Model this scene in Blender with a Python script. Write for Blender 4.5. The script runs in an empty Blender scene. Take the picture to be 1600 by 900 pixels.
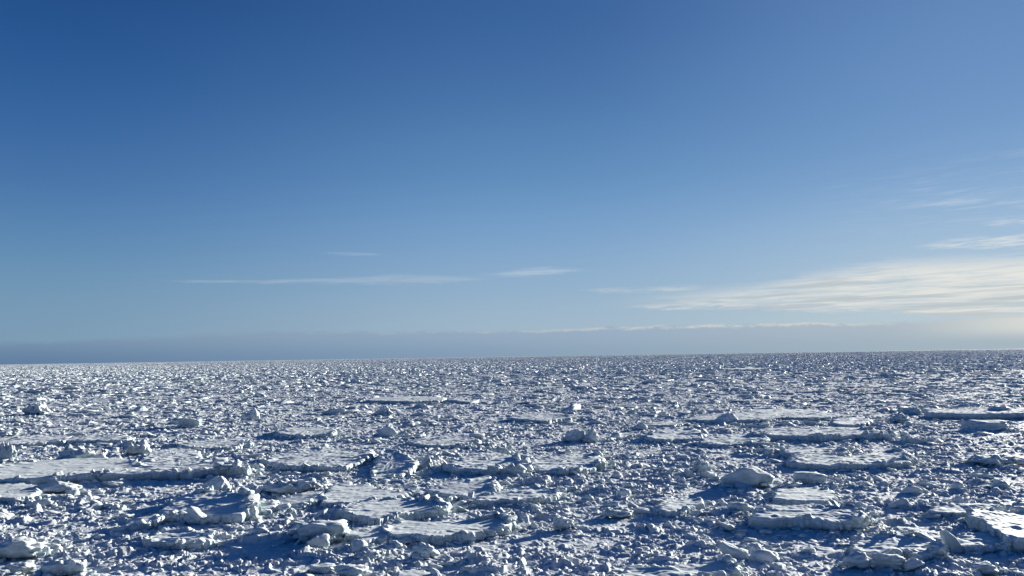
import bpy, bmesh, math, random
import numpy as np
from mathutils import Matrix, Vector

# ------------------------------------------------------------------ camera, sky, sun, exposure
H = 10.0                       # eye height over the ice (m)
W_, H_ = 1600.0, 900.0         # frame of the photograph, used only to survey positions on the ice
HFOV = math.radians(69.0)
FPX = (W_/2)/math.tan(HFOV/2)
PITCH = math.atan(107.0/FPX)
ROLL = math.atan(25.0/1600.0)
SUN_AZ = math.radians(46.0)    # to the right of straight ahead (+Y)
SUN_EL = math.radians(10.3)
SUN_STRENGTH = 5.0
SKY_STRENGTH = 0.05
EXPOSURE = 1.2

scene = bpy.context.scene
C = scene.collection
fwd = Vector((0, math.cos(PITCH), math.sin(PITCH)))
r0 = Vector((1, 0, 0)); u0 = r0.cross(fwd)
cam_r = r0*math.cos(ROLL) - u0*math.sin(ROLL)
cam_u = u0*math.cos(ROLL) + r0*math.sin(ROLL)
cam_d = bpy.data.cameras.new('camera'); cam = bpy.data.objects.new('camera', cam_d); C.objects.link(cam)
cam.matrix_world = Matrix(((cam_r.x, cam_u.x, -fwd.x, 0), (cam_r.y, cam_u.y, -fwd.y, 0), (cam_r.z, cam_u.z, -fwd.z, H), (0, 0, 0, 1)))
cam_d.sensor_width = 36; cam_d.angle = HFOV; cam_d.clip_start = 0.5; cam_d.clip_end = 200000
scene.camera = cam

def ray(px, py):
    return (fwd + cam_r*((px-W_/2)/FPX) + cam_u*((H_/2-py)/FPX)).normalized()
def ground(px, py, z=0.0):
    d = ray(px, py); t = (z-H)/d.z
    return (d.x*t, d.y*t)
def azel(px, py):
    d = ray(px, py)
    return math.degrees(math.atan2(d.x, d.y)), math.degrees(math.asin(d.z))
R_ = np.array(cam_r); U_ = np.array(cam_u); F_ = np.array(fwd)
def project(x, y, z):
    p = np.stack([x, y, z-H], -1)
    dz = p@F_
    return W_/2 + FPX*(p@R_)/dz, H_/2 - FPX*(p@U_)/dz

# ---- a little algebra on shader sockets
class E:
    nt = None
    def __init__(s, v): s.v = v
    @staticmethod
    def m(op, *a, clamp=False):
        n = E.nt.nodes.new('ShaderNodeMath'); n.operation = op; n.use_clamp = clamp
        for i, q in enumerate(a):
            if isinstance(q, E): E.nt.links.new(q.v, n.inputs[i])
            else: n.inputs[i].default_value = float(q)
        return E(n.outputs[0])
    def __add__(s, o): return E.m('ADD', s, o)
    __radd__ = __add__
    def __sub__(s, o): return E.m('SUBTRACT', s, o)
    def __rsub__(s, o): return E.m('SUBTRACT', o, s)
    def __mul__(s, o): return E.m('MULTIPLY', s, o)
    __rmul__ = __mul__
    def __truediv__(s, o): return E.m('DIVIDE', s, o)
def e_abs(a): return E.m('ABSOLUTE', a)
def e_min(a, b): return E.m('MINIMUM', a, b)
def e_max(a, b): return E.m('MAXIMUM', a, b)
def e_step(a, lo, hi):
    n = E.nt.nodes.new('ShaderNodeMapRange'); n.interpolation_type = 'SMOOTHSTEP'
    for k, q in (('Value', a), ('From Min', lo), ('From Max', hi)):
        if isinstance(q, E): E.nt.links.new(q.v, n.inputs[k])
        else: n.inputs[k].default_value = float(q)
    return E(n.outputs[0])
def e_lin(a, lo, hi, tl, th):
    n = E.nt.nodes.new('ShaderNodeMapRange'); n.clamp = True
    E.nt.links.new(a.v, n.inputs['Value'])
    for k, q in (('From Min', lo), ('From Max', hi), ('To Min', tl), ('To Max', th)): n.inputs[k].default_value = float(q)
    return E(n.outputs[0])
def e_curve(a, pts):           # piecewise linear through (x, y) points
    pts = sorted(pts); out = E.m('ADD', a*0.0, pts[0][1])
    for (x1, y1), (x2, y2) in zip(pts, pts[1:]):
        out = out + e_lin(a, x1, x2, 0.0, y2-y1)
    return out
def e_noise(x, y, z, scale, detail=6, rough=0.55, distort=0.0):
    nt = E.nt
    c = nt.nodes.new('ShaderNodeCombineXYZ')
    for i, q in enumerate((x, y, z)):
        if isinstance(q, E): nt.links.new(q.v, c.inputs[i])
        else: c.inputs[i].default_value = float(q)
    n = nt.nodes.new('ShaderNodeTexNoise'); nt.links.new(c.outputs[0], n.inputs['Vector'])
    n.inputs['Scale'].default_value = scale; n.inputs['Detail'].default_value = detail
    n.inputs['Roughness'].default_value = rough; n.inputs['Distortion'].default_value = distort
    return E(n.outputs[0])
def e_mix(f, a, b):
    nt = E.nt
    n = nt.nodes.new('ShaderNodeMix'); n.data_type = 'RGBA'
    if isinstance(f, E): nt.links.new(f.v, n.inputs[0])
    else: n.inputs[0].default_value = f
    for i, q in ((6, a), (7, b)):
        if isinstance(q, (tuple, list)): n.inputs[i].default_value = (*q, 1)
        else: nt.links.new(q, n.inputs[i])
    return n.outputs[2]

def e_curve_rgb(a, stops):
    out = None
    for (x1, c1), (x2, c2) in zip(stops, stops[1:]):
        f = e_lin(a, x1, x2, 0, 1)
        out = e_mix(f, c1 if out is None else out, c2)
    return out

def make_world():
    w = bpy.data.worlds.new('World'); scene.world = w; w.use_nodes = True
    nt = w.node_tree; E.nt = nt
    bg = nt.nodes['Background']; bg.inputs['Strength'].default_value = SKY_STRENGTH
    sky = nt.nodes.new('ShaderNodeTexSky'); sky.sky_type = 'NISHITA'; sky.sun_disc = False
    sky.sun_elevation = SUN_EL; sky.sun_rotation = SUN_AZ
    sky.altitude = 0; sky.air_density = 1.0; sky.dust_density = 0.0; sky.ozone_density = 5.0
    tc = nt.nodes.new('ShaderNodeTexCoord')
    sp = nt.nodes.new('ShaderNodeSeparateXYZ'); nt.links.new(tc.outputs['Generated'], sp.inputs[0])
    x, y, z = (E(sp.outputs[i]) for i in range(3))
    az = E.m('ARCTAN2', x, y)*57.29578
    el = E.m('ARCSINE', z)*57.29578
    k = 1.0/(SKY_STRENGTH*2**EXPOSURE)
    def lin(v):
        v = v/255.0
        return v/12.92 if v <= 0.04045 else ((v+0.055)/1.055)**2.4
    def c(r, g, b): return (lin(r)*k, lin(g)*k, lin(b)*k)
    # clear cold air: the model's sky is too green at its foot for it, so the lower sky is graded by height and by bearing from the sun
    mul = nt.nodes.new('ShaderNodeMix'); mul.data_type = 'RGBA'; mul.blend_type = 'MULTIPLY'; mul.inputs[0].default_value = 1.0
    nt.links.new(sky.outputs[0], mul.inputs[6]); mul.inputs[7].default_value = (0.10, 0.42, 0.70, 1)  # sky beyond the view is dimmed and blued to deepen the shadows
    def grade(px, stops):
        r = nt.nodes.new('ShaderNodeValToRGB'); cr = r.color_ramp; cr.interpolation = 'B_SPLINE'
        st = sorted((max(0.0, azel(px, q)[1])/40.0, col) for q, col in stops)
        while len(cr.elements) < len(st): cr.elements.new(0.5)
        for e_, (p_, col) in zip(cr.elements, st):
            e_.position = p_; e_.color = (*(lin(v) for v in col), 1)
        nt.links.new((el/40.0).v, r.inputs[0])
        return r.outputs[0]
    gl = grade(30, [(-120, (30, 70, 126)), (0, (38, 82, 141)), (140, (50, 97, 155)), (280, (74, 118, 172)), (380, (98, 142, 182)), (460, (120, 156, 184)), (520, (128, 158, 184))])
    gc = grade(800, [(-120, (48, 88, 146)), (0, (58, 99, 156)), (140, (72, 114, 168)), (280, (100, 146, 192)), (370, (127, 166, 205)), (450, (150, 180, 206)), (510, (166, 187, 203))])
    gr = grade(1570, [(-120, (92, 128, 180)), (0, (103, 141, 190)), (140, (112, 151, 197)), (250, (130, 167, 207)), (330, (157, 187, 216)), (420, (180, 202, 218)), (520, (196, 208, 212))])
    g = e_mix(e_step(az, 0.0, 36.0), e_mix(e_step(az, -36.0, 4.0), gl, gc), gr)
    gs = nt.nodes.new('ShaderNodeMix'); gs.data_type = 'RGBA'; gs.blend_type = 'MULTIPLY'; gs.inputs[0].default_value = 1.0
    nt.links.new(g, gs.inputs[6]); gs.inputs[7].default_value = (k, k, k, 1)
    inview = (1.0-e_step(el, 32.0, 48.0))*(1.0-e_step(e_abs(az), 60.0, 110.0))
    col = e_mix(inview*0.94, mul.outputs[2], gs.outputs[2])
    streak = e_noise(az*0.16, el*1.5, 0.0, 1.0, 7, 0.58, 0.6)
    fine = e_noise(az*0.42, (el - az*0.02)*6.0, 5.0, 1.0, 8, 0.68, 0.7)
    def tint(lo, hi):          # the clouds brighten towards the sun
        return e_mix(e_lin(az, -32, 34, 0, 1), c(*lo), c(*hi))
    def band(pts, thick, soft, amount, cover=0.5):
        """a streak of cirrus along measured points; thick = half thickness at each point"""
        p = [azel(*q) for q in pts]
        ctr = e_curve(az, p); th = e_curve(az, [(a[0], t) for a, t in zip(p, thick)])
        s = e_max(1.0 - e_abs(el-ctr+(fine-0.5)*0.25)/(th*1.25), 0.0)
        ends = e_step(az, p[0][0], p[0][0]+soft)*(1.0-e_step(az, p[-1][0]-soft, p[-1][0]))
        v = s*0.8 + (streak-0.5)*2.0 + (fine-0.5)*2.4 + (ends-1.0)*0.8
        return e_step(v, 0.8-cover, 1.75-cover)*e_step(s, 0.0, 0.8)*ends*amount
    # cirrus streaks
    col = e_mix(band([(210, 438), (400, 440), (560, 438), (620, 437), (700, 437), (810, 435)], [.10, .17, .36, .5, .34, .2], 5, 0.6, 0.9), col, tint((150, 174, 200), (190, 206, 218)))
    col = e_mix(band([(720, 431), (850, 424), (960, 420)], [.22, .5, .2], 5, 0.6, 0.8), col, tint((165, 188, 210), (200, 212, 220)))
    col = e_mix(band([(470, 391), (520, 396), (630, 398)], [.14, .2, .12], 3, 0.45, 0.7), col, tint((150, 178, 208), (190, 206, 220)))
    col = e_mix(band([(860, 453), (1000, 453), (1160, 445)], [.2, .38, .3], 5, 0.75, 0.8), col, tint((165, 188, 208), (205, 214, 216)))
    # the wide streaky sheet to the right
    up = e_curve(az, [azel(*q) for q in ((930, 478), (1010, 466), (1080, 457), (1180, 445), (1280, 427), (1380, 409), (1600, 400), (1800, 385))])
    lo = e_curve(az, [azel(*q) for q in ((930, 481), (1050, 482), (1200, 482), (1400, 488), (1600, 505), (1800, 520))])
    wob = (streak-0.5)*0.9 + (fine-0.5)*1.1
    body = e_step(el+wob-lo, -0.12, 0.3)*(1.0-e_step(el+wob*1.3-up, -0.75, 0.45))*e_step(az, 5.0, 12.0)
    dens = e_step(streak*0.45+fine*0.55 + e_lin(az, 6, 30, 0.06, 0.16), 0.38, 0.78)
    grey = e_step(e_noise(az*0.11, el*2.6, 9.0, 1.0, 6, 0.55, 0.4) + e_lin(el, 2.2, 6.5, 0.12, -0.12), 0.47, 0.66)*0.8
    body_c = e_mix(grey, tint((196, 208, 214), (232, 231, 224)), tint((176, 190, 202), (184, 191, 194)))
    col = e_mix(body*dens*0.95, col, body_c)
    col = e_mix(band([(1380, 389), (1480, 383), (1600, 375), (1750, 368)], [.25, .5, .65, .6], 4, 0.8, 0.6), col, tint((180, 196, 210), (218, 224, 226)))
    col = e_mix(band([(1490, 357), (1560, 350), (1620, 343), (1750, 330)], [.15, .4, .5, .4], 3, 0.6, 0.55), col, tint((180, 196, 210), (208, 218, 226)))
    col = e_mix(band([(1390, 326), (1480, 318), (1560, 316), (1650, 316)], [.2, .5, .4, .2], 4, 0.4, 0.4), col, tint((180, 196, 210), (196, 210, 226)))
    # thin veils high over the sheet
    veil = e_step(streak*0.5+fine*0.5, 0.46, 0.72)*e_step(az, 18, 34)*e_step(el, 6.5, 9.0)*(1.0-e_step(el, 9.5, 14.5))
    col = e_mix(veil*0.36, col, c(206, 216, 226))
    # the low bank of cloud along the horizon, bright along its top
    edge = e_curve(az, [azel(*q) for q in ((-200, 542), (0, 534), (200, 528), (300, 522), (420, 516), (620, 517), (800, 515), (980, 509), (1200, 504), (1400, 502), (1600, 492), (1800, 484))])
    edge = edge + (e_noise(az*0.5, el*0.9, 3.0, 1.0, 7, 0.7)-0.5)*0.62
    bank = 1.0-e_step(el-edge, -0.24, 0.10)
    rim = (1.0-e_step(e_abs(el-edge+0.13), 0.0, 0.22))*e_lin(az, -26, 14, 0.3, 0.9)*e_step(e_noise(az*0.7, el*2.2, 7.0, 1.0, 5, 0.65), 0.36, 0.58)*(1.0-e_step(az, 22, 30))
    bank_c = e_mix(e_step(el, -0.1, 1.9), e_curve_rgb(az, [(-33, c(96, 126, 160)), (-8, c(127, 153, 180)), (10, c(144, 167, 186)), (36, c(166, 183, 194))]),
                   e_curve_rgb(az, [(-33, c(122, 148, 174)), (-8, c(144, 167, 190)), (10, c(156, 176, 196)), (36, c(182, 192, 199))]))
    bank_c = e_mix(e_step(az, 26, 40)*e_step(el, 0.4, 1.5), bank_c, c(228, 228, 219))
    bank_c = e_mix(rim, bank_c, e_curve_rgb(az, [(-30, c(125, 152, 180)), (0, c(184, 193, 202)), (14, c(220, 219, 211)), (30, c(210, 211, 205))]))
    col = e_mix(bank*0.96, col, bank_c)
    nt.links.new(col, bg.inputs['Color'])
make_world()

sun_d = bpy.data.lights.new('sun', 'SUN'); sun = bpy.data.objects.new('sun', sun_d); C.objects.link(sun)
sun_d.energy = SUN_STRENGTH; sun_d.angle = math.radians(0.53); sun_d.color = (1.0, 0.985, 0.87)
sdir = Vector((math.sin(SUN_AZ)*math.cos(SUN_EL), math.cos(SUN_AZ)*math.cos(SUN_EL), math.sin(SUN_EL)))
sun.rotation_euler = sdir.to_track_quat('Z', 'Y').to_euler(); sun.location = sdir*200
vs = scene.view_settings
vs.view_transform = 'Standard'; vs.look = 'None'; vs.gamma = 1.0; vs.exposure = EXPOSURE; vs.use_curve_mapping = False

# ------------------------------------------------------------------ noise
def _h(ix, iy, seed):
    v = (ix.astype(np.int64)*374761393 + iy.astype(np.int64)*668265263 + seed*974711) & 0xffffffff
    v = ((v ^ (v >> 13))*1274126177) & 0xffffffff
    v = ((v ^ (v >> 16))*2246822519) & 0xffffffff
    return ((v ^ (v >> 15)) & 0xffffff)/float(0x1000000)
def perlin(x, y, seed=0):
    ix = np.floor(x); iy = np.floor(y); fx = x-ix; fy = y-iy
    u = fx*fx*fx*(fx*(fx*6-15)+10); v = fy*fy*fy*(fy*(fy*6-15)+10)
    def g(dx, dy):
        a = _h(ix+dx, iy+dy, seed)*6.2831853
        return np.cos(a)*(fx-dx) + np.sin(a)*(fy-dy)
    a = g(0, 0)*(1-u)+g(1, 0)*u; b = g(0, 1)*(1-u)+g(1, 1)*u
    return (a*(1-v)+b*v)*1.5
def fbm(x, y, seed, octs=4, gain=0.5):
    s = 0; a = 1.0; f = 1.0
    for o in range(octs):
        s = s + a*perlin(x*f, y*f, seed+o*17); a *= gain; f *= 2.03
    return s
def sstep(a, lo, hi):
    t = np.clip((a-lo)/(hi-lo), 0, 1); return t*t*(3-2*t)
def blocks(x, y, seed):
    """broken blocks: cells of their own height and tilt, with gaps between (about 0..1)"""
    ix = np.floor(x); iy = np.floor(y)
    d1 = np.full(x.shape, 9.0); d2 = np.full(x.shape, 9.0); hh = np.zeros(x.shape)
    for dx in (-1, 0, 1):
        for dy in (-1, 0, 1):
            cx = ix+dx; cy = iy+dy
            px = cx+0.1+0.8*_h(cx, cy, seed); py = cy+0.1+0.8*_h(cx, cy, seed+1)
            ex = x-px; ey = y-py; d = np.sqrt(ex*ex+ey*ey)
            q = _h(cx, cy, seed+2)
            v = q*q + (_h(cx, cy, seed+3)-.5)*0.9*ex + (_h(cx, cy, seed+4)-.5)*0.9*ey
            near = d < d1
            d2 = np.where(near, d1, np.minimum(d2, d)); hh = np.where(near, v, hh); d1 = np.where(near, d, d1)
    return np.maximum(hh, 0)*sstep(d2-d1, 0.0, 0.42)
def fbm3(p, seed, octs=3):
    s = perlin(p[:, 0]+3.1, p[:, 1]+p[:, 2]*0.7, seed) + perlin(p[:, 1]+1.7, p[:, 2]-p[:, 0]*0.6, seed+5) + perlin(p[:, 2]+5.3, p[:, 0]+p[:, 1]*0.5, seed+9)
    if octs > 1: s = s + 0.5*fbm3(p*2.07, seed+31, octs-1)
    return s

# ------------------------------------------------------------------ materials
def material(name, build):
    m = bpy.data.materials.new(name); m.use_nodes = True
    nt = m.node_tree; E.nt = nt
    build(nt, nt.nodes['Principled BSDF'])
    return m
def ice_build(snow, ice, snow_lo, snow_hi, bump, grain):
    """wind-packed snow lies where a face looks up; bare milky ice where it is broken and steep"""
    def b(nt, p):
        geo = nt.nodes.new('ShaderNodeNewGeometry')
        sp = nt.nodes.new('ShaderNodeSeparateXYZ'); nt.links.new(geo.outputs['Normal'], sp.inputs[0])
        ps = nt.nodes.new('ShaderNodeSeparateXYZ'); nt.links.new(geo.outputs['Position'], ps.inputs[0])
        x, y, z = (E(ps.outputs[i]) for i in range(3))
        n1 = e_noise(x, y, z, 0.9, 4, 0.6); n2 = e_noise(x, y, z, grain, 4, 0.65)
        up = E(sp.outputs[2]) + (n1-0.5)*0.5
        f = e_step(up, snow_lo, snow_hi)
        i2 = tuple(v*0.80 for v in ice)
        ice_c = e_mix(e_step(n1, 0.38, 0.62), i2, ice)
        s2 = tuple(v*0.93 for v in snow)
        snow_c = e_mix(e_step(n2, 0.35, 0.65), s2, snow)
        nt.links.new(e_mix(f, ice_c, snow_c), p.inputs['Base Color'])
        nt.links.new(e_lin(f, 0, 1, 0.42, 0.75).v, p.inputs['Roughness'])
        p.inputs['Specular IOR Level'].default_value = 0.3
        bp = nt.nodes.new('ShaderNodeBump'); bp.inputs['Strength'].default_value = bump; bp.inputs['Distance'].default_value = 0.08
        nt.links.new((n2*0.7+n1*0.3).v, bp.inputs['Height']); nt.links.new(bp.outputs[0], p.inputs['Normal'])
    return b
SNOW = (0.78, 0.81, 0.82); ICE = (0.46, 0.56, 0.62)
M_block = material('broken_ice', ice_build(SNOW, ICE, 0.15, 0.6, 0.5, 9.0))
M_snow = material('packed_snow', ice_build(SNOW, (0.52, 0.60, 0.65), 0.0, 0.45, 0.22, 5.0))
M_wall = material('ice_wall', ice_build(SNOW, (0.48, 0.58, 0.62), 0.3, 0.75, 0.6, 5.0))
M_base = material('slush_ice', ice_build((0.74, 0.76, 0.79), (0.44, 0.54, 0.61), 0.30, 0.80, 0.5, 6.0))

def mesh_from(name, V, Fq, mat, smooth=True):
    me = bpy.data.meshes.new(name)
    V = np.asarray(V, np.float32); Fq = np.asarray(Fq, np.int32); n = Fq.shape[1]
    me.vertices.add(len(V)); me.vertices.foreach_set('co', V.ravel())
    me.loops.add(Fq.size); me.loops.foreach_set('vertex_index', Fq.ravel())
    me.polygons.add(len(Fq)); me.polygons.foreach_set('loop_start', np.arange(0, Fq.size, n, dtype=np.int32))
    me.update(calc_edges=True); me.validate()
    me.polygons.foreach_set('use_smooth', np.full(len(me.polygons), smooth))
    me.materials.append(mat); me.update()
    return me
def link(name, me, parent=None):
    o = bpy.data.objects.new(name, me); C.objects.link(o)
    if parent: o.parent = parent
    return o

# ------------------------------------------------------------------ the frozen sea: one sheet to the horizon
def shards(x, y, seed, keep=0.5, soft=0.3):
    """tilted plates and lumps of broken ice, each its own cell; a share of the cells stays empty"""
    ix = np.floor(x); iy = np.floor(y)
    d1 = np.full(x.shape, 9.0); d2 = np.full(x.shape, 9.0); hh = np.zeros(x.shape)
    for dx in (-1, 0, 1):
        for dy in (-1, 0, 1):
            cx = ix+dx; cy = iy+dy
            ex = x-(cx+0.05+0.9*_h(cx, cy, seed)); ey = y-(cy+0.05+0.9*_h(cx, cy, seed+1)); d = ex*ex+ey*ey
            q = np.maximum(_h(cx, cy, seed+2)-(1-keep), 0)/keep
            v = (0.25+q*q)*(q > 0) + (q > 0)*((_h(cx, cy, seed+3)-.5)*1.5*ex + (_h(cx, cy, seed+4)-.5)*1.5*ey)
            near = d < d1
            d2 = np.where(near, d1, np.minimum(d2, d)); hh = np.where(near, v, hh); d1 = np.where(near, d, d1)
    return np.maximum(hh, 0)*sstep(np.sqrt(d2)-np.sqrt(d1), 0.0, soft)
def base_h(x, y):
    r = np.hypot(x, y)
    rough = sstep(fbm(x/22.0, y/16.0, 71, 3), -0.5, 0.6)
    fine = sstep(fbm(x/6.0, y/4.0, 72, 3), -0.55, 0.45)
    wx = x + 0.45*perlin(x/0.9, y/0.9, 3) + 0.05*perlin(x/.25, y/.25, 5); wy = y + 0.45*perlin(x/0.9, y/0.9, 4) + 0.05*perlin(x/.25, y/.25, 6)
    h = 0.075*fbm(x/5.0, y/3.2, 11, 4) + (0.02+0.26*rough)*shards(wx/2.6, wy/1.7, 40, .16, .4)
    h = h + (0.04+0.15*fine)*shards(wx/1.15, wy/0.8, 50, .4, .35)
    h = h + (0.07+0.10*fine)*shards(wx/0.52, wy/0.40, 60, .55, .4)*sstep(260-r, 0, 80)
    h = h + (0.05*fine+.02)*shards(wx/0.25, wy/0.21, 80, .6)*sstep(110-r, 0, 40)
    return h*sstep(2500-r, 0, 1500)
def build_sea():
    a_in = np.radians(46)
    a = np.concatenate([np.linspace(-a_in, a_in, 1500), np.linspace(a_in, 2*math.pi-a_in, 90)[1:-1]])
    r = [14.0]
    while r[-1] < 700: r.append(r[-1] + max(0.055, r[-1]*0.0024))
    while r[-1] < 90000: r.append(r[-1]*1.06)
    r = np.array(r)
    Rg, Ag = np.meshgrid(r, a, indexing='ij')
    x = Rg*np.sin(Ag); y = Rg*np.cos(Ag)
    z = (base_h(x, y)*clear_of_floes(x.ravel(), y.ravel(), 1.0, 1.18).reshape(x.shape)) - 0.10
    V = np.stack([x, y, z], -1).reshape(-1, 3)
    nr, na = len(r), len(a)
    i, j = np.meshgrid(np.arange(nr-1), np.arange(na), indexing='ij'); j2 = (j+1) % na
    Fq = np.stack([i*na+j, i*na+j2, (i+1)*na+j2, (i+1)*na+j], -1).reshape(-1, 4)[:, ::-1]
    V = np.vstack([V, [[0, 0, 0]]])
    o = link('sea_ice', mesh_from('sea_ice', V, Fq, M_base)); o['kind'] = 'structure'
    print('sea', len(V))

# ------------------------------------------------------------------ shapes of broken ice
def ico(sub):
    bm = bmesh.new(); bmesh.ops.create_icosphere(bm, subdivisions=sub, radius=1.0)
    V = np.array([v.co[:] for v in bm.verts]); Fq = np.array([[v.index for v in f.verts] for f in bm.faces]); bm.free()
    return V/np.linalg.norm(V, axis=1)[:, None], Fq
ICO = {s: ico(s) for s in (2, 3, 4, 5)}
def rock(rng, sub, planes=9, soft=14.0, rough=0.10, dims=(1, 1, 1), boxy=0.5, tilt=0.0):
    """a block bounded by random fracture planes, edges rounded by snow, unit-ish size"""
    D, Fq = ICO[sub]
    N = rng.normal(size=(planes, 3)); N /= np.linalg.norm(N, axis=1)[:, None]
    d = rng.uniform(0.62, 1.0, planes)
    if boxy > 0:
        ax = np.array([[1, 0, 0], [-1, 0, 0], [0, 1, 0], [0, -1, 0], [0, 0, 1], [0, 0, -1]], float) + rng.normal(size=(6, 3))*0.16
        ax /= np.linalg.norm(ax, axis=1)[:, None]
        N = np.vstack([N, ax]); d = np.concatenate([d/(boxy*0.35+0.65), np.full(6, 0.72)])
    t = np.maximum(D@N.T, 0.02)/d
    rr = 1.0/((t**soft).sum(1) + (1/1.12)**soft)**(1.0/soft)
    sd = int(rng.integers(1, 9999))
    P = D*rr[:, None]
    rr = rr*(1 + rough*fbm3(P*1.9, sd, 2)) + rough*0.35*np.abs(fbm3(P*4.5, sd+3, 2))
    P = D*rr[:, None]*np.array(dims)
    if tilt:
        ca, sa = math.cos(tilt), math.sin(tilt)
        P = P@np.array([[ca, 0, -sa], [0, 1, 0], [sa, 0, ca]])
    return P, Fq

rngP = np.random.default_rng(5)
CHUNK_N = 28
chunk_data = []
for i in range(CHUNK_N):
    k = i % 7
    if k in (0, 1): a = dict(planes=7, soft=40, rough=.12, dims=(1, .75, .55), boxy=.3)
    elif k in (2, 3): a = dict(planes=8, soft=40, rough=.09, dims=(1, .75, rngP.uniform(.14, .26)), boxy=.55, tilt=rngP.uniform(-.75, .75))
    elif k == 4: a = dict(planes=6, soft=40, rough=.13, dims=(.9, .75, .75), boxy=0)
    elif k == 5: a = dict(planes=10, soft=9, rough=.2, dims=(1, .8, .5), boxy=0)
    else: a = dict(planes=7, soft=40, rough=.12, dims=(1, .5, .45), boxy=.4, tilt=rngP.uniform(-.3, .3))
    chunk_data.append(rock(rngP, 3, **a))
lo_rng = np.random.default_rng(8)
low_data = [rock(lo_rng, 2, planes=7, soft=40, rough=.12, dims=(1, .7, lo_rng.uniform(.35, .8)), boxy=.4, tilt=lo_rng.uniform(-.3, .3)) for _ in range(14)]
far_data = [rock(lo_rng, 2, planes=4, soft=36, rough=.08, dims=(1, .7, lo_rng.uniform(.4, .7)), boxy=.85, tilt=lo_rng.normal(0, .07)) for _ in range(14)]
protos = bpy.data.collections.new('rubble_shapes')       # the shapes the loose rubble repeats
chunk_meshes = []
for i, (P, Fq) in enumerate(chunk_data):
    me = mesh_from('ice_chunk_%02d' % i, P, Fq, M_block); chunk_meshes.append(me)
    protos.objects.link(bpy.data.objects.new('a_chunk_%02d' % i, me))
for i, (P, Fq) in enumerate(low_data):
    protos.objects.link(bpy.data.objects.new('b_chunk_%02d' % i, mesh_from('ice_bit_%02d' % i, P, Fq, M_block, False)))
LOW0 = CHUNK_N
PATCH0 = CHUNK_N+len(low_data)
def sizes(rng, n, smin, smax, p):      # power law
    u = rng.random(n); return (smin**-p + u*(smax**-p-smin**-p))**(-1/p)
def patch(rng, radius, n, smin, smax, flat):
    Vs, Fs, off = [], [], 0
    rr = radius*np.sqrt(rng.random(n)); aa = rng.random(n)*6.283
    sz = sizes(rng, n, smin, smax, 1.7)
    for i in range(n):
        P, Fq = (far_data if rng.random() < .72 else low_data)[int(rng.integers(14))]
        s = sz[i]*0.5; tw = rng.normal(0, .85); c, q = math.cos(tw), math.sin(tw)
        Q = P*np.array([s*rng.uniform(1.1, 2.3), s, s*flat*rng.uniform(.6, 1.15)]); Q = np.stack([Q[:, 0]*c-Q[:, 1]*q, Q[:, 0]*q+Q[:, 1]*c, Q[:, 2]], 1)
        Q = Q + [rr[i]*math.cos(aa[i]), rr[i]*math.sin(aa[i]), s*flat*0.25]
        Vs.append(Q); Fs.append(Fq+off); off += len(Q)
    return np.vstack(Vs), np.vstack(Fs)
rng = np.random.default_rng(21)
for i in range(8):
    protos.objects.link(bpy.data.objects.new('c_patch_%02d' % i, mesh_from('rubble_patch_%02d' % i, *patch(rng, 11, 300, .42, 3.3, .85), M_block, False)))
for i in range(6):
    protos.objects.link(bpy.data.objects.new('d_patch_%02d' % i, mesh_from('rubble_field_%02d' % i, *patch(rng, 60, 700, 1.5, 4.5, .8), M_block, False)))

# ------------------------------------------------------------------ floes surveyed from the photograph
things = []          # (nick, px, py) landmarks for the labels of the loose blocks
floe_polys = []      # footprints the rubble keeps clear of
def smooth_outline(P, n, rng, amp):
    P = np.array(P, float)
    d = np.linalg.norm(np.roll(P, -1, 0)-P, axis=1); t = np.concatenate([[0], np.cumsum(d)])
    s = np.linspace(0, t[-1], n, endpoint=False)
    Q = np.vstack([P, P[:1]])
    X = np.stack([np.interp(s, t, Q[:, 0]), np.interp(s, t, Q[:, 1])], 1)
    k = max(1, n//60)
    for _ in range(2):
        X = sum(np.roll(X, j, 0) for j in range(-k, k+1))/(2*k+1)
    c = X.mean(0); v = X-c; L = np.linalg.norm(v, axis=1)[:, None]
    sc = 1 + amp*fbm(X[:, 0]*0.9, X[:, 1]*0.9, int(rng.integers(999)), 5, 0.65)[:, None]*np.minimum(1, 1.2/L)
    return c + v*sc, c, s
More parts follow.
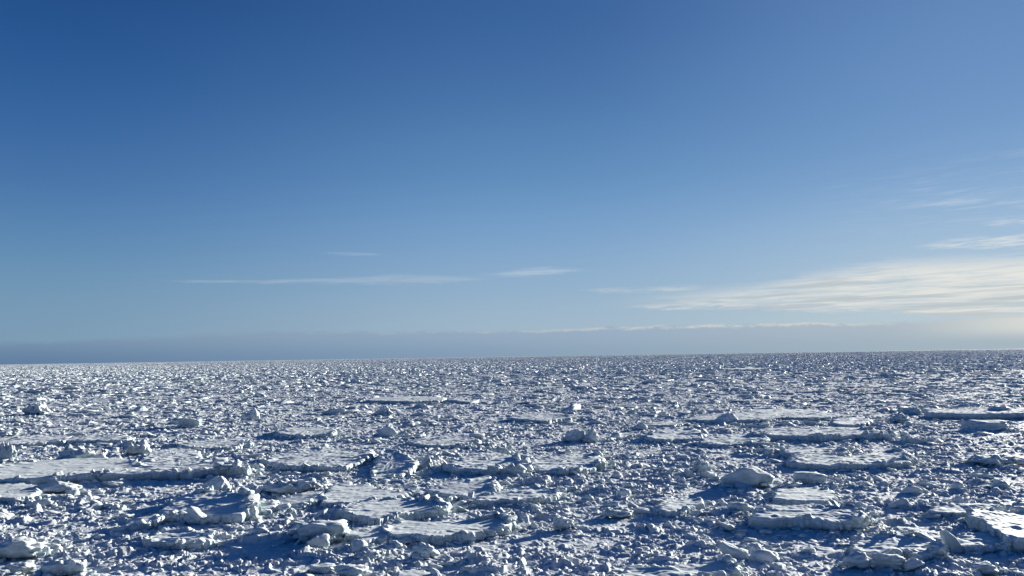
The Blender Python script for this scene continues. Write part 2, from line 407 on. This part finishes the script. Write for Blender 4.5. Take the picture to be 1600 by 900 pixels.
def make_floe(poly, wall, label, nick, rim=0.5, tilt=(0, 0), seed=1, drift=0.09, name='ice_floe', group='ice floes frozen into the pack'):
    """poly: outline of the floe's top in the photograph; wall: height its edge shows there; rim: size of the broken blocks along its edge;
       tilt: rise per metre towards +X (right) and +Y (away)"""
    rng = np.random.default_rng(seed*7+3)
    py = max(p[1] for p in poly); fx = [p for p in poly if p[1] == py][0][0]
    g = ground(fx, py+wall); dist = math.hypot(g[0], g[1])
    far = min(1.0, max(0.0, (dist-75)/45.0)); th = max(0.34, (0.95+.1*far)*wall*dist/FPX); rim *= 1-.65*far
    pw = np.array([ground(p[0], p[1], th) for p in poly])
    if np.cross(pw-pw.mean(0), np.roll(pw, -1, 0)-pw.mean(0)).sum() < 0: pw = pw[::-1]
    pp = np.array(poly, float); per = np.linalg.norm(np.roll(pp, -1, 0)-pp, axis=1).sum()
    pw = pw.mean(0)+(pw-pw.mean(0))*1.07
    n = int(np.clip(per*1.5, 90, 520)); K = int(np.clip(per*0.11, 14, 46))
    O, c, s = smooth_outline(pw, n, rng, 0.22)
    minr = np.linalg.norm(O-c, axis=1).mean()
    floe_polys.append((O, c, np.linalg.norm(O-c, axis=1).max()))
    ts = (np.arange(1, K+1)/K)**0.62
    X = c + (O-c)[None]*ts[:, None, None]                       # K, n, 2
    X = np.concatenate([np.broadcast_to(c, (1, n, 2)), X], 0)
    ed = (1-np.concatenate([[0], ts]))[:, None]*np.linalg.norm(O-c, axis=1)[None]
    x, y = X[..., 0], X[..., 1]
    wcl = dist/40.0
    where = sstep(fbm(x/(2.2*wcl), y/(2.2*wcl), seed*13, 2), -0.25, 0.45)
    rimw = np.minimum(0.75*wcl, 0.42*minr)
    rz = 0.62*rim*th*np.exp(-(ed/rimw)**2)*where*(0.2+1.1*np.maximum(fbm(x/(0.8*wcl), y/(0.6*wcl), seed+2, 3), 0)+0.55*blocks(x/(0.62*wcl), y/(0.5*wcl), seed))
    z = th + 9*th*(tilt[0]*(x-c[0])/np.ptp(O[:, 0]) + tilt[1]*(y-c[1])/np.ptp(O[:, 1]))*2 + drift*fbm(x/2.0, y/0.9, seed+5, 4) + 1.6*drift*np.maximum(fbm(x/1.5, y/.8, seed+15, 3)-.25, 0) + 0.35*drift*perlin(x*3.0, y*2.2, seed+8) + rz
    z = z - 0.22*th*np.exp(-(ed/(0.10*th+0.03))**2)
    z = np.maximum(z, 0.08); z[0] = z[0].mean()
    root = bpy.data.objects.new(name, None); C.objects.link(root); root.location = (c[0], c[1], 0)
    root.empty_display_size = 0.5; root['label'] = label; root['category'] = 'ice floe'; root['group'] = group
    V = np.stack([x-c[0], y-c[1], z], -1)
    i, j = np.meshgrid(np.arange(K), np.arange(n), indexing='ij'); j2 = (j+1) % n
    Fq = np.stack([i*n+j, (i+1)*n+j, (i+1)*n+j2, i*n+j2], -1).reshape(-1, 4)
    Vt = V.reshape(-1, 3)
    # the pole: weld the first ring to one point
    Fq = np.where(Fq < n, 0, Fq)
    tri = Fq[:n]; quads = Fq[n:]
    me = bpy.data.meshes.new('snow_cover')
    faces = [tuple(dict.fromkeys(map(int, q))) for q in tri] + [tuple(map(int, q)) for q in quads]
    me.from_pydata([tuple(v) for v in Vt], [], faces); me.validate()
    me.polygons.foreach_set('use_smooth', np.full(len(me.polygons), True)); me.materials.append(M_snow); me.update()
    link('snow_cover', me, root)
    # the broken edge
    R = max(6, int(np.clip(wall*0.8, 6, 16)))
    top = V[-1]; out = (O-c)/np.linalg.norm(O-c, axis=1)[:, None]
    rows = []
    zb = -0.35
    for q in range(R+1):
        f = q/R
        zz = top[:, 2]*(1-f) + zb*f
        off = 0.26*th*fbm(s/(1.5*th)+seed, zz/(0.9*th), seed+20, 4, .45) + 0.12*th*math.sin(math.pi*min(1, f*1.6)) - 0.22*th*sstep(np.full(n, f), .5, 1.0)
        off = off*sstep(np.full(n, f), 0, .16)
        rows.append(np.stack([top[:, 0]+out[:, 0]*off, top[:, 1]+out[:, 1]*off, zz], -1))
    Vw = np.concatenate(rows, 0)
    i, j = np.meshgrid(np.arange(R), np.arange(n), indexing='ij'); j2 = (j+1) % n
    Fw = np.stack([i*n+j, (i+1)*n+j, (i+1)*n+j2, i*n+j2], -1).reshape(-1, 4)
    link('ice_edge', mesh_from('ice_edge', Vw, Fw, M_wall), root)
    # lumps of broken ice frozen onto the rim
    mine = rng.permutation(n); got = 0; want = int(np.clip(per/20, 4, 22)*min(1.3, rim*1.6))
    for k in mine:
        if got >= want: break
        lit = ((O[k]-c)@np.array([.85, -.35]))/np.linalg.norm(O[k]-c)
        if where[-1, k] < 0.45 - .4*(lit > .3) or rng.random() > .35+.65*(lit > .2): continue
        sz = th*rng.uniform(.22, .62)*(1.6 if lit > .3 else 1.1)*min(1.2, .6+rim*.6); f = rng.uniform(.86, .98)
        o = link('rim_lump', chunk_meshes[int(rng.integers(CHUNK_N))], root)
        kk = int(np.searchsorted(np.concatenate([[0], ts]), f)); kk = min(kk, K)
        o.location = (X[kk, k, 0]-c[0], X[kk, k, 1]-c[1], float(z[kk, k])+sz*.1)
        o.rotation_euler = (rng.normal(0, .3), rng.normal(0, .3), rng.random()*6.28); o.scale = (sz*rng.uniform(.9, 1.5), sz, sz*rng.uniform(.7, 1.1)); got += 1
    things.append((nick, float(np.mean(pp[:, 0])), float(np.mean(pp[:, 1])), nick))
    return root

FLOES = [
 # poly, wall px, label, nick, rim, tilt
 ([(-30,746),(-20,730),(30,723),(90,717),(185,716),(222,726),(190,737),(130,741),(70,745),(5,748)],10,'wide smooth snow-covered floe reaching in from the left frame edge','the wide left-edge floe',.5,(0,0)),
 ([(165,741),(200,728),(265,714),(330,718),(385,727),(380,734),(335,733),(300,737),(240,738)],10,'long floe with a dark upright front just right of the wide left-edge floe','the long dark-fronted floe',.6,(0,0)),
 ([(-30,776),(-25,757),(30,755),(62,759),(58,770),(30,778)],6,'low bright floe at the left frame edge under the wide smooth floe','the low left-edge floe',.3,(0,0)),
 ([(255,793),(278,776),(330,770),(380,777),(400,792),(370,800),(310,803),(265,802)],14,'tilted shadowed floe with crumbled rim below the sharp pyramid at left','the crumbled tilted floe',.8,(.03,.05)),
 ([(185,819),(200,811),(240,806),(252,811),(240,817),(200,822)],6,'thin tilted slab lying alone below the crumbled tilted floe at left','the thin lone slab',.4,(.05,.03)),
 ([(227,844),(250,832),(290,828),(328,836),(325,843),(280,848)],5,'low hummocky floe left of the big shadowed cube-like block','the low hummocky floe',.9,(0,.02)),
 ([(-20,694),(0,684),(60,680),(108,681),(100,689),(40,693)],4,'narrow pale floe strip highest along the left frame edge','the narrow pale strip',.4,(0,0)),
 ([(105,688),(120,681),(160,680),(202,681),(200,687),(160,688)],4,'small bright floe with a dark step in its edge, beside the narrow pale strip','the small stepped floe',.5,(0,0)),
 ([(222,720),(240,708),(275,703),(312,706),(305,716),(260,723)],5,'small tilted floe with bare bright top behind the long dark-fronted floe','the small bare-topped floe',.4,(-.02,.06)),
 ([(506,776),(525,757),(582,759),(600,765),(637,769),(625,775),(582,779),(550,784),(507,785)],5,'smooth trapezoid floe with clean grainy snow and almost no rubble on it','the smooth trapezoid floe',.15,(0,.01)),
 ([(537,795),(550,785),(575,780),(625,780),(697,785),(692,795),(640,800),(606,806),(590,811),(565,804),(540,801)],12,'notched floe with a lumpy bright front lip under the smooth trapezoid floe','the notched floe',.75,(0,.01)),
 ([(607,822),(630,811),(655,817),(750,812),(787,807),(799,815),(780,825),(730,833),(697,836),(675,838),(650,834),(612,835)],12,'largest rippled foreground floe with a dished smooth top and knobbly right end','the large dished floe',.7,(.0,.0)),
 ([(543,833),(560,825),(600,823),(612,830),(605,838),(570,842)],9,'shadowed slab joining the big cube-like block to the large dished floe','the joining slab',.5,(0,.02)),
 ([(667,763),(690,757),(735,752),(762,749),(776,757),(770,768),(735,772),(700,769),(680,766)],11,'sloping floe with a shaded left front face behind the large dished floe','the sloping shaded floe',.6,(.0,.06)),
 ([(742,780),(780,769),(840,762),(862,765),(872,772),(850,778),(800,780),(760,782)],8,'low floe with a dark ragged front right of the sloping shaded floe','the low ragged floe',.7,(0,.02)),
 ([(425,785),(460,772),(500,770),(507,780),(470,787)],6,'small grey slab tucked against the left end of the smooth trapezoid floe','the tucked grey slab',.4,(.04,.03)),
 ([(580,732),(600,706),(625,712),(650,722),(642,732),(610,737),(585,739)],10,'steep wedge-shaped floe with bright sloping top in the middle left','the steep wedge floe',.5,(.03,.12)),
 ([(697,724),(720,716),(750,706),(800,713),(828,726),(810,731),(760,731),(735,729),(715,731)],11,'floe with long black-shadowed undercut front right of the steep wedge floe','the undercut floe',.8,(0,.03)),
 ([(415,720),(440,708),(480,702),(530,702),(578,704),(574,716),(540,726),(500,728),(460,726)],8,'wavy snow-drifted floe left of the steep wedge floe','the wavy floe',.6,(0,.02)),
 ([(575,625),(590,621),(650,619),(692,621),(690,625),(640,627)],4,'far thin white floe strip near the middle, flat and bright among rubble','the far white strip',.3,(0,0)),
 ([(432,676),(450,668),(500,667),(523,671),(520,676),(470,679)],6,'far floe showing a long dark wall, left of the wedge pyramid','the far dark-walled floe',.7,(0,.02)),
 ([(822,724),(838,712),(880,712),(905,706),(935,711),(942,724),(905,733),(850,733)],8,'floe with a rounded hump on its right end and a small flat left top','the humped floe',1.0,(.02,.02)),
 ([(1010,682),(1030,672),(1070,670),(1098,676),(1090,682),(1040,685)],7,'far dark-fronted floe, left of two in a row right of the middle','the left far dark floe',.8,(0,.04)),
 ([(1088,690),(1110,682),(1170,680),(1200,684),(1190,689),(1120,693)],6,'far dark-fronted floe, right of two in a row right of the middle','the right far dark floe',.7,(0,.03)),
 ([(1005,664),(1020,660),(1060,659),(1068,661),(1050,664)],3,'tiny bright floe strip behind the two far dark-fronted floes','the tiny bright strip',.3,(0,0)),
 ([(1075,655),(1100,647),(1160,645),(1210,648),(1200,655),(1130,657)],3,'pale flat floe around the far dark pyramid','the pale flat floe',.4,(0,0)),
 ([(1175,676),(1200,669),(1270,667),(1340,669),(1395,675),(1380,678),(1280,680),(1200,679)],8,'longest far floe wall, a shadowed straight bar on the right side','the long far bar',.6,(0,.01)),
 ([(1222,706),(1235,698),(1280,697),(1325,699),(1322,704),(1270,708)],7,'shadowed floe lying close behind the long split floe on the right','the shadowed back floe',.6,(0,.03)),
 ([(1235,722),(1245,710),(1270,708),(1310,714),(1340,711),(1380,706),(1415,707),(1423,715),(1415,721),(1380,723),(1330,725),(1290,725)],8,'long split floe with bright flat left end and rounded right end','the long split floe',.7,(0,.01)),
 ([(1452,644),(1460,639),(1520,637),(1600,637),(1680,636),(1680,642),(1600,645),(1520,646)],7,'far bright strip floe with dark lower wall at the right frame edge','the right-edge strip floe',.5,(0,0)),
 ([(1300,660),(1310,654),(1345,652),(1362,656),(1350,661),(1320,663)],4,'far pale floe left of the dark far wedge on the right','the far pale right floe',.4,(0,.02)),
 ([(1212,777),(1215,764),(1285,762),(1312,774),(1292,782),(1240,781)],6,'small smooth square floe right behind the thick cracked floe','the small square floe',.4,(0,0)),
 ([(1178,806),(1200,790),(1260,789),(1310,793),(1335,790),(1352,800),(1337,812),(1290,812),(1260,809),(1225,808),(1200,810)],15,'thick floe with cracked bulging front wall on the right','the thick cracked floe',.6,(0,.01)),
 ([(1515,806),(1525,799),(1560,800),(1600,802),(1660,806),(1670,842),(1600,846),(1575,843),(1545,826)],14,'large bright tipped floe at the right frame edge with shaded left flank','the large tipped floe',.4,(-.07,.03)),
 ([(1490,843),(1510,833),(1545,832),(1580,840),(1590,848),(1540,852),(1500,850)],8,'low ledge of ice along the foot of the large tipped floe','the foot ledge',.7,(0,.02)),
 ([(1330,855),(1350,842),(1395,838),(1448,843),(1475,853),(1460,860),(1400,862),(1350,860)],7,'low dark floe carrying the tall ice horn at lower right','the dark horn floe',1.0,(0,.03)),
 ([(1450,797),(1465,788),(1520,787),(1567,791),(1560,797),(1500,801)],6,'low shadowed floe wall behind the large tipped floe','the low back wall floe',.5,(0,.02)),
 ([(968,897),(990,886),(1015,889),(1080,883),(1140,878),(1149,890),(1130,899),(1060,907),(985,908)],10,'bumpy snow floe cut by the bottom edge right of the middle','the bottom bumpy floe',.6,(0,.02)),
 ([(1022,792),(1040,782),(1092,780),(1098,785),(1065,796),(1045,800)],6,'small level floe with a raised left lip amid fine rubble right of middle','the small level floe',.4,(0,0)),
 ([(615,904),(625,893),(660,890),(682,893),(680,905)],5,'small smooth floe cut by the bottom edge below the large dished floe','the bottom smooth floe',.3,(0,0)),
 ([(330,792),(350,782),(380,780),(432,786),(420,795),(370,798)],6,'long drifted ledge on the right side of the crumbled tilted floe','the drifted ledge',.7,(0,.03)),
 ([(1145,652),(1180,640),(1260,639),(1290,643),(1260,649),(1190,654)],3,'distant level floe between the pale flat floe and the right-edge strip floe','the distant level floe',.4,(0,0)),
 ([(1215,648),(1240,644),(1300,645),(1325,649),(1290,652),(1240,652)],3,'distant snow-filled floe just in front of the distant level floe','the distant snow-filled floe',.4,(0,0)),
 ([(640,690),(670,682),(730,683),(752,690),(720,695),(670,695)],5,'mid-distance drifted floe behind the undercut floe','the drifted back floe',.7,(0,.02)),
 ([(795,652),(830,646),(880,647),(890,652),(850,656)],5,'shaded far floe with lit right tip near the middle of the frame','the far lit-tip floe',.7,(0,.03)),
 ([(280,694),(310,688),(370,687),(395,692),(360,698),(310,699)],4,'shallow floe with patchy drifts behind the small bare-topped floe','the patchy drift floe',.7,(0,.02)),
]
for i, (poly, wall, label, nick, rim, tilt) in enumerate(FLOES):
    make_floe(poly, wall, label, nick, rim, tilt, seed=i+1, drift=0.03 if ('smooth' in label or 'dished' in label) else 0.06)

def clear_of_floes(x, y, a, b):
    m = np.ones(x.shape)
    for O, c, rad in floe_polys:
        sel = np.nonzero((np.abs(x-c[0]) < rad*b) & (np.abs(y-c[1]) < rad*b))[0]
        if len(sel) == 0: continue
        ang = np.arctan2(O[:, 1]-c[1], O[:, 0]-c[0]); L = np.linalg.norm(O-c, axis=1); od = np.argsort(ang)
        lim = np.interp(np.arctan2(y[sel]-c[1], x[sel]-c[0]), ang[od], L[od], period=2*math.pi)
        q = np.hypot(x[sel]-c[0], y[sel]-c[1])
        m[sel] = np.minimum(m[sel], 0.25*(q > lim*.98) + 0.75*sstep(q, lim*a, np.maximum(lim*b, lim+0.5)))
    return m
build_sea()

# ------------------------------------------------------------------ big single blocks surveyed from the photograph
def make_block(px, py, wpx, hpx, label, nick, kind='block', yaw=0.0, seed=1, sub=4):
    rng = np.random.default_rng(seed*11+1)
    x, y = ground(px, py); dist = math.hypot(x, y)
    w = wpx*dist/FPX; h = hpx*dist/FPX
    dep = w*0.65
    h = max(0.3*h, h - dep*0.6*H/dist)
    a = dict(block=dict(planes=9, soft=18, rough=.13, boxy=.4), pyramid=dict(planes=6, soft=22, rough=.14, boxy=0), boulder=dict(planes=9, soft=11, rough=.19, boxy=0),
             slab=dict(planes=8, soft=16, rough=.13, boxy=.6), smooth=dict(planes=9, soft=9, rough=.08, boxy=0), pile=dict(planes=16, soft=8, rough=.22, boxy=0), fin=dict(planes=6, soft=14, rough=.05, boxy=.3))[kind]
    P, Fq = rock(rng, sub, **a)
    if kind == 'pyramid':
        zt = (P[:, 2]-P[:, 2].min())/np.ptp(P[:, 2]); k = 1.0-0.78*zt**0.9
        P = np.stack([P[:, 0]*k+0.25*zt, P[:, 1]*k, P[:, 2]], 1)
    if kind == 'fin':
        zt = (P[:, 2]-P[:, 2].min())/np.ptp(P[:, 2]); k = 1.0-0.6*zt
        P = np.stack([P[:, 0]*k-0.9*zt**2, P[:, 1]*k, P[:, 2]], 1)
    if kind == 'pile':
        P[:, 2] += 0.25*blocks(P[:, 0]*3.2, P[:, 1]*3.2, seed)*(P[:, 2] > 0)*3
    c, s = math.cos(yaw), math.sin(yaw)
    P = np.stack([P[:, 0]*c-P[:, 1]*s, P[:, 0]*s+P[:, 1]*c, P[:, 2]], 1)
    P = (P-P.min(0))/np.ptp(P, axis=0) - [.5, .5, 0]
    sink = 0.22
    P = P*[w, dep, h*(1+sink)] - [0, 0, h*sink]
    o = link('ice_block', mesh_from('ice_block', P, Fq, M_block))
    if kind != 'fin':
        for q in range(int(rng.integers(3, 7))):
            f = link('frozen_fragment', chunk_meshes[int(rng.integers(CHUNK_N))], o)
            aa = rng.random()*6.283; sz = min(w, 1.6*h)*rng.uniform(.10, .30)
            f.location = (math.cos(aa)*w*.47, math.sin(aa)*dep*.47, sz*rng.uniform(-.1, .5)); f.rotation_euler = (rng.normal(0, .4), rng.normal(0, .4), rng.random()*6.28)
            f.scale = (sz*rng.uniform(1, 1.6), sz, sz*rng.uniform(.6, 1.0))
    g = math.hypot(x, y); o.location = (x*(1+dep*.5/g), y*(1+dep*.5/g), 0)
    o['label'] = label; o['category'] = 'ice block'; o['group'] = 'big ice blocks'
    ang = np.linspace(0, 6.283, 14, endpoint=False)
    O = np.stack([o.location.x+np.cos(ang)*w*.42, o.location.y+np.sin(ang)*dep*.42], 1)
    floe_polys.append((O, np.array([o.location.x, o.location.y]), w*.5))
    things.append((nick, px, py-hpx/2, nick))
    return o
BLOCKS = [
 (503,850,86,36,'big cube-like block with shadowed face and lit right end in the left foreground','the big cube-like block','block',.15),
 (28,876,70,30,'white wedge boulder at the left edge near the bottom corner','the corner wedge boulder','boulder',.3),
 (30,897,42,16,'rounded lump close below the corner wedge boulder','the lump below the wedge boulder','boulder',.8),
 (82,902,40,22,'long leaning slab at the bottom edge near the left corner','the leaning bottom slab','slab',.7),
 (114,901,34,24,'round boulder at the bottom edge right of the leaning slab','the round bottom boulder','boulder',.2),
 (335,773,46,28,'sharp white pyramid above the crumbled tilted floe','the sharp white pyramid','pyramid',.4),
 (85,771,66,18,'low peaked block beside the low left-edge floe','the low peaked block','pyramid',.1),
 (10,721,28,26,'tall bright crumbling block at the left frame edge','the tall crumbling block','pile',.4),
 (131,725,64,28,'bright jumbled ridge behind the wide left-edge floe','the bright jumbled ridge','pile',.1),
 (212,711,42,22,'jagged bright block at the right end of the jumbled ridge','the jagged ridge-end block','pile',.9),
 (659,873,38,24,'bold grey boulder just below the large dished floe','the bold grey boulder','boulder',.6),
 (576,876,50,18,'peaked rubble heap left of the bold grey boulder','the peaked heap','pile',.2),
 (632,851,52,14,'spiky low ridge right under the large dished floe front','the spiky low ridge','pile',.1),
 (504,896,44,14,'flat dark slab near the bottom edge left of the round bottom pair','the flat dark slab','slab',.2),
 (548,903,54,20,'round snowy boulder pair cut by the bottom edge left of middle','the round bottom pair','boulder',.4),
 (452,774,98,26,'long bright crumbly heap left of the smooth trapezoid floe','the long crumbly heap','pile',.05),
 (667,733,22,22,'small sharp spire right of the steep wedge floe','the small sharp spire','pyramid',.5),
 (775,713,46,20,'bright rubble pile on the back of the undercut floe','the bright back pile','pile',.3),
 (598,649,28,16,'far grey pyramid in front of the far white strip','the far grey pyramid','pyramid',.2),
 (604,683,40,20,'dark wedge pyramid with bright right flank left of middle','the dark wedge pyramid','pyramid',.5),
 (899,691,32,20,'shadowed upright block with a lit wedge behind, centre right','the shadowed upright block','block',.3),
 (924,691,26,24,'lit wedge leaning on the shadowed upright block','the lit leaning wedge','pyramid',.9),
 (1166,763,84,34,'large smooth rounded boulder with overhanging lip right of the middle','the large rounded boulder','smooth',.25),
 (1096,740,28,24,'jagged upright shards left of the large rounded boulder','the jagged shards','pile',.6),
 (1131,661,40,17,'far dark pyramid standing on the pale flat floe','the far dark pyramid','pyramid',.3),
 (1263,756,52,18,'bar-shaped block with flat shaded front above the small square floe','the bar-shaped block','slab',.05),
 (1550,729,84,18,'dark broad mound on the far right behind the low back wall floe','the dark broad mound','pile',.2),
 (1542,673,62,14,'dark far wedge with flat face near the right frame edge','the dark far wedge','slab',.1),
 (1486,863,28,31,'tall curved ice horn standing on the dark horn floe','the tall ice horn','fin',.2),
 (1342,889,44,24,'round boulder at the left end of the boulder row at lower right','the left row boulder','boulder',.4),
 (1386,892,50,26,'lumpy boulder in the middle of the boulder row at lower right','the middle row boulder','boulder',.8),
 (1425,892,38,18,'small peaked block ending the boulder row at lower right','the row-end block','pyramid',.3),
 (1405,794,38,16,'grey peaked block midway between thick cracked floe and low back wall floe','the grey peaked block','pyramid',.2),
 (1543,898,34,16,'cupped white block near the bottom right corner','the cupped white block','boulder',.5),
 (880,829,34,22,'shaded round block with dark left side below the low ragged floe','the shaded round block','boulder',.3),
 (1157,801,38,16,'tilted slab left of the thick cracked floe','the tilted slab','slab',.4),
 (1192,816,34,22,'rounded heap at the left end of the thick cracked floe','the rounded heap','boulder',.7),
 (965,810,52,17,'low bright mound left of the small level floe','the low bright mound','pile',.1),
 (60,648,32,18,'far bright jagged hummock near the left frame edge','the far jagged hummock','pile',.2),
 (392,656,26,18,'far peaked block left of the far grey pyramid','the far peaked block','pyramid',.6),
 (297,668,34,14,'far rounded block with a dark left side, upper left rubble','the far rounded block','block',.4),
 (1560,650,34,14,'far block at the right edge just above the dark far wedge','the far edge block','boulder',.3),
 (1405,660,28,14,'far lit hummock right of the far pale right floe','the far lit hummock','pile',.3),
 (1000,672,24,12,'far peaked block left of the left far dark floe','the far small peak','pyramid',.1),
]
for i, (px, py, w, h, lab, nick, kind, yaw) in enumerate(BLOCKS):
    make_block(px, py, w, h, lab, nick, kind, yaw, seed=i+1)

# ------------------------------------------------------------------ loose rubble
def inside_any(x, y):
    m = np.zeros(x.shape, bool)
    for O, c, rad in floe_polys:
        sel = np.nonzero((np.abs(x-c[0]) < rad) & (np.abs(y-c[1]) < rad))[0]
        if len(sel) == 0: continue
        ang = np.arctan2(O[:, 1]-c[1], O[:, 0]-c[0]); L = np.linalg.norm(O-c, axis=1)
        od = np.argsort(ang); a = np.arctan2(y[sel]-c[1], x[sel]-c[0])
        lim = np.interp(a, ang[od], L[od], period=2*math.pi)
        m[sel] |= np.hypot(x[sel]-c[0], y[sel]-c[1]) < lim*0.96
    return m
rng = np.random.default_rng(77)
def wedge(n, ra, rb, half):
    r = np.sqrt(ra*ra + rng.random(n)*(rb*rb-ra*ra)); a = (rng.random(n)*2-1)*math.radians(half)
    return r*np.sin(a), r*np.cos(a)
parts = []
for ra, rb, half, dens, smin, smax, p in ((20, 60, 46, 13.0, .09, 1.0, 1.75), (60, 130, 44, 6.0, .14, 1.3, 1.65), (130, 260, 42, 1.6, .26, 2.1, 1.5), (260, 460, 41, 0.65, .48, 2.6, 1.5)):
    n = int(math.radians(half)*(rb*rb-ra*ra)*dens)
    x, y = wedge(n, ra, rb, half)
    s = sizes(rng, n, smin, smax, p)
    coarse = fbm(x/9.0, y/9.0, 5, 3)
    s = s*np.clip(1.0+0.9*coarse, .5, 1.5)
    ok = rng.random(n) < np.clip(0.58+1.3*fbm(x/5.0, y/3.6, 15, 4), 0.05, 1.0)
    parts.append((x[ok], y[ok], s[ok]))
x = np.concatenate([q[0] for q in parts]); y = np.concatenate([q[1] for q in parts]); s = np.concatenate([q[2] for q in parts])
keep = ~inside_any(x, y); x, y, s = x[keep], y[keep], s[keep]
for O, c, rad in floe_polys[:len(FLOES)]:                     # brash heaped against the floes' edges
    m = int(np.clip(len(O)*.55, 40, 220)); q = rng.integers(0, len(O), m); d = O[q]-c; L = np.linalg.norm(d, axis=1)[:, None]
    pos = c + d*(1 + rng.exponential(.35, m)[:, None]/L*np.clip(np.linalg.norm(c)/45, .8, 2.0) - .04/L)
    x = np.concatenate([x, pos[:, 0]]); y = np.concatenate([y, pos[:, 1]]); s = np.concatenate([s, sizes(rng, m, .16, .85, 1.4)*np.clip(np.linalg.norm(c)/50, .8, 1.6)])
n = len(x)
dist = np.hypot(x, y)
zs = base_h(x, y)*clear_of_floes(x, y, 1.0, 1.18) - 0.10 + s*rng.uniform(-.13, .08, n)
rot = np.stack([rng.normal(0, .22, n), rng.normal(0, .22, n), np.where(rng.random(n) < .6, rng.normal(0, .5, n), rng.random(n)*6.283)], 1)
scl = np.stack([s*.5*rng.uniform(.8, 1.6, n), s*.5*rng.uniform(.7, 1.1, n), s*.5*rng.uniform(.6, 1.2, n)], 1)
low = sstep(dist, 45, 150)                                    # farther out the pack is pressed into long low ridges across the view
rot[:, :2] *= (1-.7*low)[:, None]; scl[:, 0] *= 1+low*rng.uniform(0, 1.1, n); scl[:, 2] *= 1-low*rng.uniform(0, .35, n)
idx = np.where((s/dist*FPX) > 7.0, rng.integers(0, CHUNK_N, n), LOW0+rng.integers(0, len(low_data), n))
print('loose', n)

# the loose blocks that show largest: things of their own
px, py = project(x, y, zs)
wpx = s/dist*FPX
vis = (px > 5) & (px < 1595) & (py > 560) & (py < 897)
order = np.argsort(-np.where(vis, wpx, 0))[:200]
order = [k for k in order if vis[k]]
used = set()
for k in order:
    o = bpy.data.objects.new('ice_lump', chunk_meshes[int(rng.integers(CHUNK_N))]); C.objects.link(o)
    o.location = (x[k], y[k], zs[k]); o.rotation_euler = rot[k]; o.scale = scl[k]
    o['category'] = 'ice lump'; o['group'] = 'loose ice lumps among the rubble'
    lab = None
    for nick, tx, ty, _ in sorted(things, key=lambda t: math.hypot(t[1]-px[k], (t[2]-py[k])*2.2))[:2]:
        dx, dy = px[k]-tx, py[k]-ty
        if math.hypot(dx, dy*2.2) > 190: continue
        where = ('right of' if dx > 0 else 'left of') if abs(dx) > 1.6*abs(dy) else ('in front of' if dy > 0 else 'behind')
        if (nick, where) not in used:
            used.add((nick, where)); lab = 'largest loose snowy lump %s %s' % (where, nick); break
    o['label'] = lab or 'loose snowy lump lying deep in the open rubble between floes'
take = np.ones(n, bool); take[order] = False
P = [np.stack([x, y, zs], 1)[take]]; RT = [rot[take]]; SC = [scl[take]]; IX = [idx[take]]
# farther out the same rubble comes in patches
for ra, rb, half, step, first, cnt in ((440, 1500, 40, 15.0, PATCH0, 8), (1450, 4200, 39, 85.0, PATCH0+8, 6), (4100, 12000, 39, 170.0, PATCH0+8, 6), (11800, 80000, 39, 620.0, PATCH0+8, 6)):
    m = int(math.radians(half)*(rb*rb-ra*ra)/(step*step))
    fx, fy = wedge(m, ra, rb, half)
    P.append(np.stack([fx, fy, np.full(m, -.15)], 1)); q = np.zeros((m, 3)); q[:, 2] = rng.normal(0, .35, m) + math.pi*(rng.random(m) < .5); RT.append(q)
    g = rng.uniform(.85, 1.25, m)*(1.0 if ra < 4000 else 1.7 if ra < 11000 else 5.0); SC.append(np.stack([g, g, np.minimum(g, 1.15)], 1)); IX.append(first+rng.integers(0, cnt, m))
P = np.vstack(P); RT = np.vstack(RT); SC = np.vstack(SC); IX = np.concatenate(IX)
me = bpy.data.meshes.new('brash_ice'); me.vertices.add(len(P)); me.vertices.foreach_set('co', P.astype(np.float32).ravel())
for nm, ty, A in (('rot', 'FLOAT_VECTOR', RT), ('scl', 'FLOAT_VECTOR', SC)):
    me.attributes.new(nm, ty, 'POINT').data.foreach_set('vector', A.astype(np.float32).ravel())
me.attributes.new('pick', 'INT', 'POINT').data.foreach_set('value', IX.astype(np.int32))
me.materials.append(M_block); me.update()
brash = link('brash_ice', me); brash['kind'] = 'stuff'
ng = bpy.data.node_groups.new('scatter_rubble', 'GeometryNodeTree')
ng.interface.new_socket('Geometry', in_out='INPUT', socket_type='NodeSocketGeometry')
ng.interface.new_socket('Geometry', in_out='OUTPUT', socket_type='NodeSocketGeometry')
gi = ng.nodes.new('NodeGroupInput'); go = ng.nodes.new('NodeGroupOutput')
ci = ng.nodes.new('GeometryNodeCollectionInfo'); ci.inputs['Collection'].default_value = protos
ci.inputs['Separate Children'].default_value = True; ci.inputs['Reset Children'].default_value = True
ip = ng.nodes.new('GeometryNodeInstanceOnPoints'); ip.inputs['Pick Instance'].default_value = True
def named(nm, ty):
    q = ng.nodes.new('GeometryNodeInputNamedAttribute'); q.data_type = ty; q.inputs['Name'].default_value = nm
    return q.outputs['Attribute']
er = ng.nodes.new('FunctionNodeEulerToRotation')
ng.links.new(named('rot', 'FLOAT_VECTOR'), er.inputs[0]); ng.links.new(er.outputs[0], ip.inputs['Rotation'])
ng.links.new(named('scl', 'FLOAT_VECTOR'), ip.inputs['Scale']); ng.links.new(named('pick', 'INT'), ip.inputs['Instance Index'])
ng.links.new(gi.outputs[0], ip.inputs['Points']); ng.links.new(ci.outputs[0], ip.inputs['Instance'])
ng.links.new(ip.outputs[0], go.inputs[0])
md = brash.modifiers.new('scatter', 'NODES'); md.node_group = ng
scene.cycles.max_bounces = 6; scene.cycles.diffuse_bounces = 1
print('instances', len(P))
